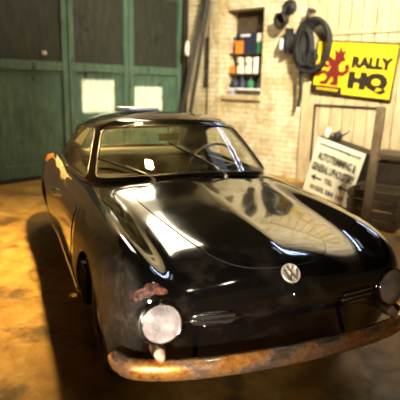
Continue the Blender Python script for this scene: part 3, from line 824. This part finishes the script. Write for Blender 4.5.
# leaning steel lengths by the door corner
for (p0, p1, w, lab) in (((-.02 + .22, -.55, 0.03), (.56, -.06, 3.4), .038, 'left dark steel length leaning on the wall beside the green doors'),
                      ((.44, -.52, 0.03), (.79, -.17, 3.4), .04, 'right thicker dark steel length leaning on the wall beside the green doors')):
    b = bmesh.new(); A, B_ = Vector(p0), Vector(p1); L = (B_ - A).length
    MM = axisM(A, B_ - A)
    box(b, -w, w, -w * .35, w * .35, 0, L, .004, MM); box(b, -w, -w * .6, -w, w, 0, L, .004, MM); box(b, w * .6, w, -w, w, 0, L, .004, MM)
    thing1('steel_channel', b, STEEL, lab, 'steel bar', 'leaning steel lengths', smooth=False)
b = bmesh.new(); box(b, .54, .69, -.052, -.002, 1.80, 2.42, .015); box(b, .55, .685, -.072, -.002, 1.50, 1.80, .03); thing1('fuse_box', b, DARKWOOD, 'narrow brown box fixed to the wall between the leaning steel and pillar', 'box', smooth=False)
c, MC = thingE('hanging_lamp', (.42, -.40, 2.05), 'small pale bulb hanging between the two leaning steel lengths', 'lamp')
b = bmesh.new(); tube(b, [(0, 0, .26), (0, .0, .9), (0, .40, .95)], .008); part('flex', b, BLACK, c, MC)
b = bmesh.new(); lathe(b, [(0, 0), (.035, .01), (.045, .05), (.045, .19), (.03, .23), (.02, .28), (0, .28)], None, 20); part('bulb_cover', b, WHITE, c, MC)

# recess shelves and what stands on them
def shelf_z(y): return 2.514 - (y - 28) * .01678
def sx(px): return 1.02 + (px - 225) * .0225
for z, lab in ((shelf_z(52), 'upper brown shelf in the wall recess'), (shelf_z(73), 'lower brown shelf in the wall recess')):
    b = bmesh.new(); box(b, NS0, NS1, .10, .295, z - .022, z, .003); thing1('wall_shelf', b, DARKWOOD, lab, 'shelf', 'recess shelves', smooth=False)
def carton(name, x0, x1, y0, y1, yb, m, lab, cat, d0=.12, d1=.27, lid=None, lidm=None, group=None):
    zb = shelf_z(yb) + .001; z1 = zb + (y1 - y0) * .01678
    t, MC = thingE(name, ((sx(x0) + sx(x1)) / 2, (d0 + d1) / 2, zb), lab, cat, group)
    w = (sx(x1) - sx(x0)) / 2; d = (d1 - d0) / 2
    b = bmesh.new(); box(b, -w, w, -d, d, 0, z1 - zb - .03, .008); part('carton_body', b, m, t, MC, False)
    b = bmesh.new(); box(b, -w - .004, w + .004, -d - .004, d + .004, z1 - zb - .03, z1 - zb, .006); part('carton_lid', b, lidm or m, t, MC, False)
carton('carton', 230.5, 238.5, 38, 51.5, 52, ORANGE, 'orange carton on the upper recess shelf', 'box')
carton('carton', 239.5, 251, 36, 51.5, 52, NAVY, 'wide dark navy box on the upper recess shelf beside the orange carton', 'box')
carton('carton', 252.5, 261, 40, 51.5, 52, GREENP, 'green box on the upper recess shelf under a white one', 'box')
def rest_box(x0, x1, z0, h, m, lab, name='carton'):
    t, MC = thingE(name, ((sx(x0) + sx(x1)) / 2, .195, z0), lab, 'box'); w = (sx(x1) - sx(x0)) / 2
    b = bmesh.new(); box(b, -w, w, -.07, .07, 0, h, .008); part('carton_body', b, m, t, MC, False)
    b = bmesh.new(); box(b, -w * .5, w * .5, -.074, -.069, h * .3, h * .7); part('carton_label', b, PAPER, t, MC, False)
rest_box(252, 261, shelf_z(52) + .001 + 11.5 * .01678, .15, CREAM, 'white box stacked on top of the green box in the recess')
rest_box(231, 250.5, shelf_z(52) + .002 + 15.5 * .01678, .10, NAVY, 'flat dark box lying across the top of the orange and navy boxes')
for k, (px, w, m, lab) in enumerate(((235, 3.6, CREAM, 'leftmost cream tin with a dark round mark on the lower recess shelf'), (243, 3.6, CREAM, 'middle cream tin with a dark round mark on the lower recess shelf'),
                                  (251, 3.0, WHITE, 'narrow white tin on the lower recess shelf'), (258, 3.2, BROWNP, 'brown tin at the right end of the lower recess shelf'))):
    t, MC = thingE('tin', (sx(px), .19, shelf_z(73) + .001), lab, 'tin', 'tins on the lower recess shelf')
    r = w * .0225
    b = bmesh.new(); lathe(b, [(0, 0), (r, 0), (r, .012), (r * .96, .018), (r * .96, .26), (r, .268), (r, .28), (0, .28)], None, 28); part('tin_body', b, m, t, MC)
    b = bmesh.new(); lathe(b, [(r * .8, .28), (r * .8, .292), (0, .295)], None, 28); part('tin_lid', b, DULL_CHROME, t, MC)
    if k < 2:
        b = bmesh.new(); lathe(b, [(.028, 0), (.028, .006), (0, .008)], axisM((0, -r * .97, .17), (0, -1, 0)), 20); part('tin_mark', b, INK, t, MC)
for k, (px, m, h, lab) in enumerate(((233, NAVY, .17, 'leftmost dark navy bottle on the recess sill'), (240.5, NAVY, .19, 'second dark navy bottle on the recess sill'), (249, GREENP, .17, 'dark green bottle on the recess sill'), (257, BLACK, .15, 'black bottle at the right end of the recess sill'))):
    t, MC = thingE('bottle', (sx(px), .10 , NZ0 + .118), lab, 'bottle', 'bottles on the recess sill')
    b = bmesh.new(); lathe(b, [(0, 0), (.065, 0), (.07, .02), (.07, h * .6), (.045, h * .8), (.025, h * .9), (.025, h)], None, 24); part('bottle_body', b, m, t, MC)
    b = bmesh.new(); lathe(b, [(.03, h), (.03, h + .035), (0, h + .037)], None, 20); part('bottle_cap', b, BLACK, t, MC)
b = bmesh.new(); box(b, sx(229), sx(260.5), .02, .19, NZ0 + .085, NZ0 + .117, .008); thing1('tray', b, PAPER, 'white tray under the bottles on the recess sill', 'tray', smooth=False)
b = bmesh.new(); box(b, sx(238), sx(260), .03, .19, NZ0 + .002, NZ0 + .084, .006); thing1('drawer_box', b, DARKWOOD, 'low dark wooden box under the white tray', 'box', smooth=False)
t, MC = thingE('paint_tin', (sx(230.5), .09, NZ0 + .001), 'lilac tin at the left end of the recess sill', 'tin')
b = bmesh.new(); lathe(b, [(0, 0), (.07, 0), (.07, .075), (.072, .082), (0, .082)], None, 24); part('tin_body', b, LILAC, t, MC)
carton('carton', 224.9, 228.6, 67, 75, 73, ORANGE, 'small orange carton at the left end of the lower recess shelf', 'box')
b = bmesh.new(); box(b, NS0 - .05, NS1 + .05, -.07, .01, NZ0 - .09, NZ0 - .002, .01); struct('trim_1', b, PLANK, MB_)

# bench, leaning timber and boards on the right
t, MC = thingE('workbench', (4.90, -.62, 0), 'low dark bench behind the sign box', 'bench')
b = bmesh.new(); box(b, -.60, .45, -.30, .30, .66, .72, .006); part('bench_top', b, DARKWOOD, t, MC, False)
b = bmesh.new(); box(b, -.55, .40, -.26, .26, .08, .60, .006); part('bench_cupboard', b, STEEL, t, MC, False)
for x in (-.56, .4):
    for y in (-.25, .25): b = bmesh.new(); box(b, x - .03, x + .03, y - .03, y + .03, 0, .66, .004); part('leg', b, DARKWOOD, t, MC, False)
t, MC = thingE('crate', (4.86, -1.70, 0), 'dark wooden crate on the floor between the sign box and timber post', 'crate', rz=.12)
b = bmesh.new()
for z0 in (.01, .12, .23, .34):
    for q in ((-.28, .28, -.24, -.22), (-.28, .28, .22, .24), (-.28, -.26, -.22, .22), (.26, .28, -.22, .22)): box(b, *q, z0, z0 + .095, .003)
part('crate_slats', b, DARKWOOD, t, MC, False)
for x in (-.245, .245):
    for y in (-.205, .205): b = bmesh.new(); box(b, x - .015, x + .015, y - .015, y + .015, 0, .45); part('corner_post', b, DARKWOOD, t, MC, False)
b = bmesh.new(); box(b, -.26, .26, -.22, .22, .01, .03); part('crate_bottom', b, DARKWOOD, t, MC, False)
b = bmesh.new(); A, B_ = Vector((5.02, -2.36, 0.0)), Vector((4.915, -2.0, 1.36)); box(b, -.045, .045, -.04, .04, 0, (B_ - A).length, .006, axisM(A, B_ - A)); thing1('timber_post', b, TIMBER, 'brown timber post leaning by the bench near the right edge', 'timber', smooth=False)
b = bmesh.new(); box(b, -.35, .55, -.015, .015, 0, 1.10, .004, Matrix.Translation((5.62, -1.75, 0)) @ Matrix.Rotation(math.radians(-14), 4, 'X')); thing1('board', b, PLANK, 'cream board leaning behind the timber post at the right edge', 'board', smooth=False)
# crate carrying the sign, jar and black thing on top of it
b = bmesh.new(); box(b, 3.50, 4.42, -1.32, -.90, 0.0, .012); 
b.free()
def BU(x, y, z): return MU @ Vector((x, y, z))
t = empty('black_can', M=MU @ Matrix.Translation((.20, .14, UH + .001)) @ Matrix.Rotation(math.radians(0), 4, 'Y')); tag(t, 'black spouted can standing on top of the tilted sign box', 'can'); MC = t.matrix_basis.copy()
b = bmesh.new(); lathe(b, [(0, 0.0), (.055, 0), (.06, .01), (.06, .07), (.045, .095), (.02, .11), (.02, .125), (0, .125)], None, 24); part('can_body', b, BLACK, t, MC)
b = bmesh.new(); tube(b, [(.045, 0, .07), (.10, 0, .12), (.135, 0, .17)], [.016, .011, .008]); part('spout', b, BLACK, t, MC)
b = bmesh.new(); tube(b, spline([(-.055, 0, .08), (-.09, 0, .06), (-.085, 0, .02), (-.058, 0, .015)], 4), .007); part('handle', b, BLACK, t, MC)
t = empty('white_jar', M=MU @ Matrix.Translation((.06, .12, UH + .001)) @ Matrix.Rotation(math.radians(0), 4, 'Y')); tag(t, 'small white jar on the top left of the tilted sign box', 'jar'); MC = t.matrix_basis.copy()
b = bmesh.new(); lathe(b, [(0, 0.0), (.03, 0), (.033, .01), (.033, .10), (.026, .115), (0, .115)], None, 20); part('jar_body', b, WHITE, t, MC)
b = bmesh.new(); lathe(b, [(.029, .115), (.029, .135), (0, .137)], None, 20); part('jar_lid', b, CREAM, t, MC)
# paper on the car roof
t = empty('folded_paper', (-.15, 2.36, 1.327)); tag(t, 'folded white paper with a blue cover lying on the car roof', 'paper')
M = Matrix.Translation((-.15, 2.36, 1.3275)) @ Matrix.Rotation(.35, 4, 'Z')
b = bmesh.new(); box(b, -.15, .15, -.11, .11, 0, .010, .002); part('paper_cover', b, BLUE, t, M, False)
b = bmesh.new(); box(b, -.14, .14, -.10, .10, .010, .028, .003); part('paper_sheets', b, PAPER, t, M, False)

# ------------------------------------------------------------------ lights
def area(name, loc, size, power, col, target=None, sy=None, M=None, spread=None):
    l = bpy.data.lights.new(name, 'AREA'); l.energy = power; l.color = col; l.size = size
    if sy: l.shape = 'RECTANGLE'; l.size_y = sy
    if spread: l.spread = spread
    o = bpy.data.objects.new(name, l); COL.objects.link(o)
    d = Vector(target) - Vector(loc) if target is not None else Vector((0, 0, -1))
    o.matrix_basis = Matrix.Translation(loc) @ d.to_track_quat('-Z', 'Y').to_matrix().to_4x4()
    return o
#LIGHTS
def Bp(x, t, z): return K + sd * x + td * t + Vector((0, 0, z))
def flat_lamp(name, s_, t_, z, sx_, sy_, rad, col, rot=0.):
    """a lamp or skylight facing down; rad = radiance; sx_ along the right wall"""
    o = area(name, (0, 0, 0), sx_, rad * sx_ * sy_ * PI, col, None, sy_)
    o.matrix_basis = Matrix.Translation(Bp(s_, t_, z)) @ MB_.to_3x3().to_4x4() @ Matrix.Rotation(rot, 4, 'Z'); return o
area('pendant_lamp', (.12, 2.1, 4.2), .22, 108, (1., .70, .27), (-1.85, 2.7, 0), spread=math.radians(64))
flat_lamp('skylight_light', 1.15, 2.45, 4.5, 2.5, .80, 13, (1., .86, .58), math.radians(-26))
flat_lamp('tube_lamp', 4.7, 1.02, 4.4, 1.8, .045, 60, (.50, .62, 1.))
flat_lamp('tube_lamp', 4.7, 1.34, 4.4, 1.8, .045, 60, (.50, .62, 1.))
flat_lamp('bulb_lamp', 7.0, 5.7, 4.3, .3, .3, 25, (1., .85, .6))
area('wall_fill', Bp(7.0, 4.2, 4.35), .4, 215, (1., .88, .62), Bp(2.9, 0, 1.9), spread=math.radians(70))  # added fill that brightens the brick wall and signs, not an actual fixture
area('front_fill', (-3.0, -2.8, 1.05), .4, 6, (1., .86, .74), (-.50, .1, .62), spread=math.radians(17))  # added fill from behind the camera for headlight and bumper; no window here
sun = bpy.data.lights.new('sun', 'SUN'); sun.energy = 42; sun.angle = math.radians(.5); sun.color = (1, .56, .42)
so = bpy.data.objects.new('sun', sun); COL.objects.link(so)
sdir = -sd * math.cos(SUN_EL) - Vector((0, 0, 1)) * math.sin(SUN_EL)
so.rotation_euler = sdir.to_track_quat('-Z', 'Y').to_euler(); so.location = (0, 0, 8)
w = bpy.data.worlds.new('world'); sc.world = w; w.use_nodes = True
w.node_tree.nodes['Background'].inputs['Color'].default_value = (.75, .85, 1, 1)
w.node_tree.nodes['Background'].inputs['Strength'].default_value = 1.5

# ------------------------------------------------------------------ camera
cam = bpy.data.cameras.new('camera'); co = bpy.data.objects.new('camera', cam); COL.objects.link(co)
Yw, Pt, Rl = (math.radians(a) for a in (21.62, 13.51, 1.41))
Fv = Vector((math.sin(Yw) * math.cos(Pt), math.cos(Yw) * math.cos(Pt), -math.sin(Pt))); Rt = Vector((math.cos(Yw), -math.sin(Yw), 0)); Uv = Rt.cross(Fv)
r_ = Rt * math.cos(Rl) + Uv * math.sin(Rl); u_ = -Rt * math.sin(Rl) + Uv * math.cos(Rl)
co.matrix_basis = Matrix.Translation((-1.137, -1.582, 1.55)) @ Matrix(((r_.x, u_.x, -Fv.x, 0), (r_.y, u_.y, -Fv.y, 0), (r_.z, u_.z, -Fv.z, 0), (0, 0, 0, 1)))
cam.sensor_width = 36; cam.lens = 482 / 400 * 36; cam.clip_start = .05; cam.clip_end = 60
cam.dof.use_dof = True; cam.dof.focus_distance = 2.6; cam.dof.aperture_fstop = 1.8
sc.camera = co
vs = sc.view_settings; vs.view_transform = 'Standard'; vs.look = 'None'; vs.gamma = 1; vs.use_curve_mapping = False; vs.exposure = 0
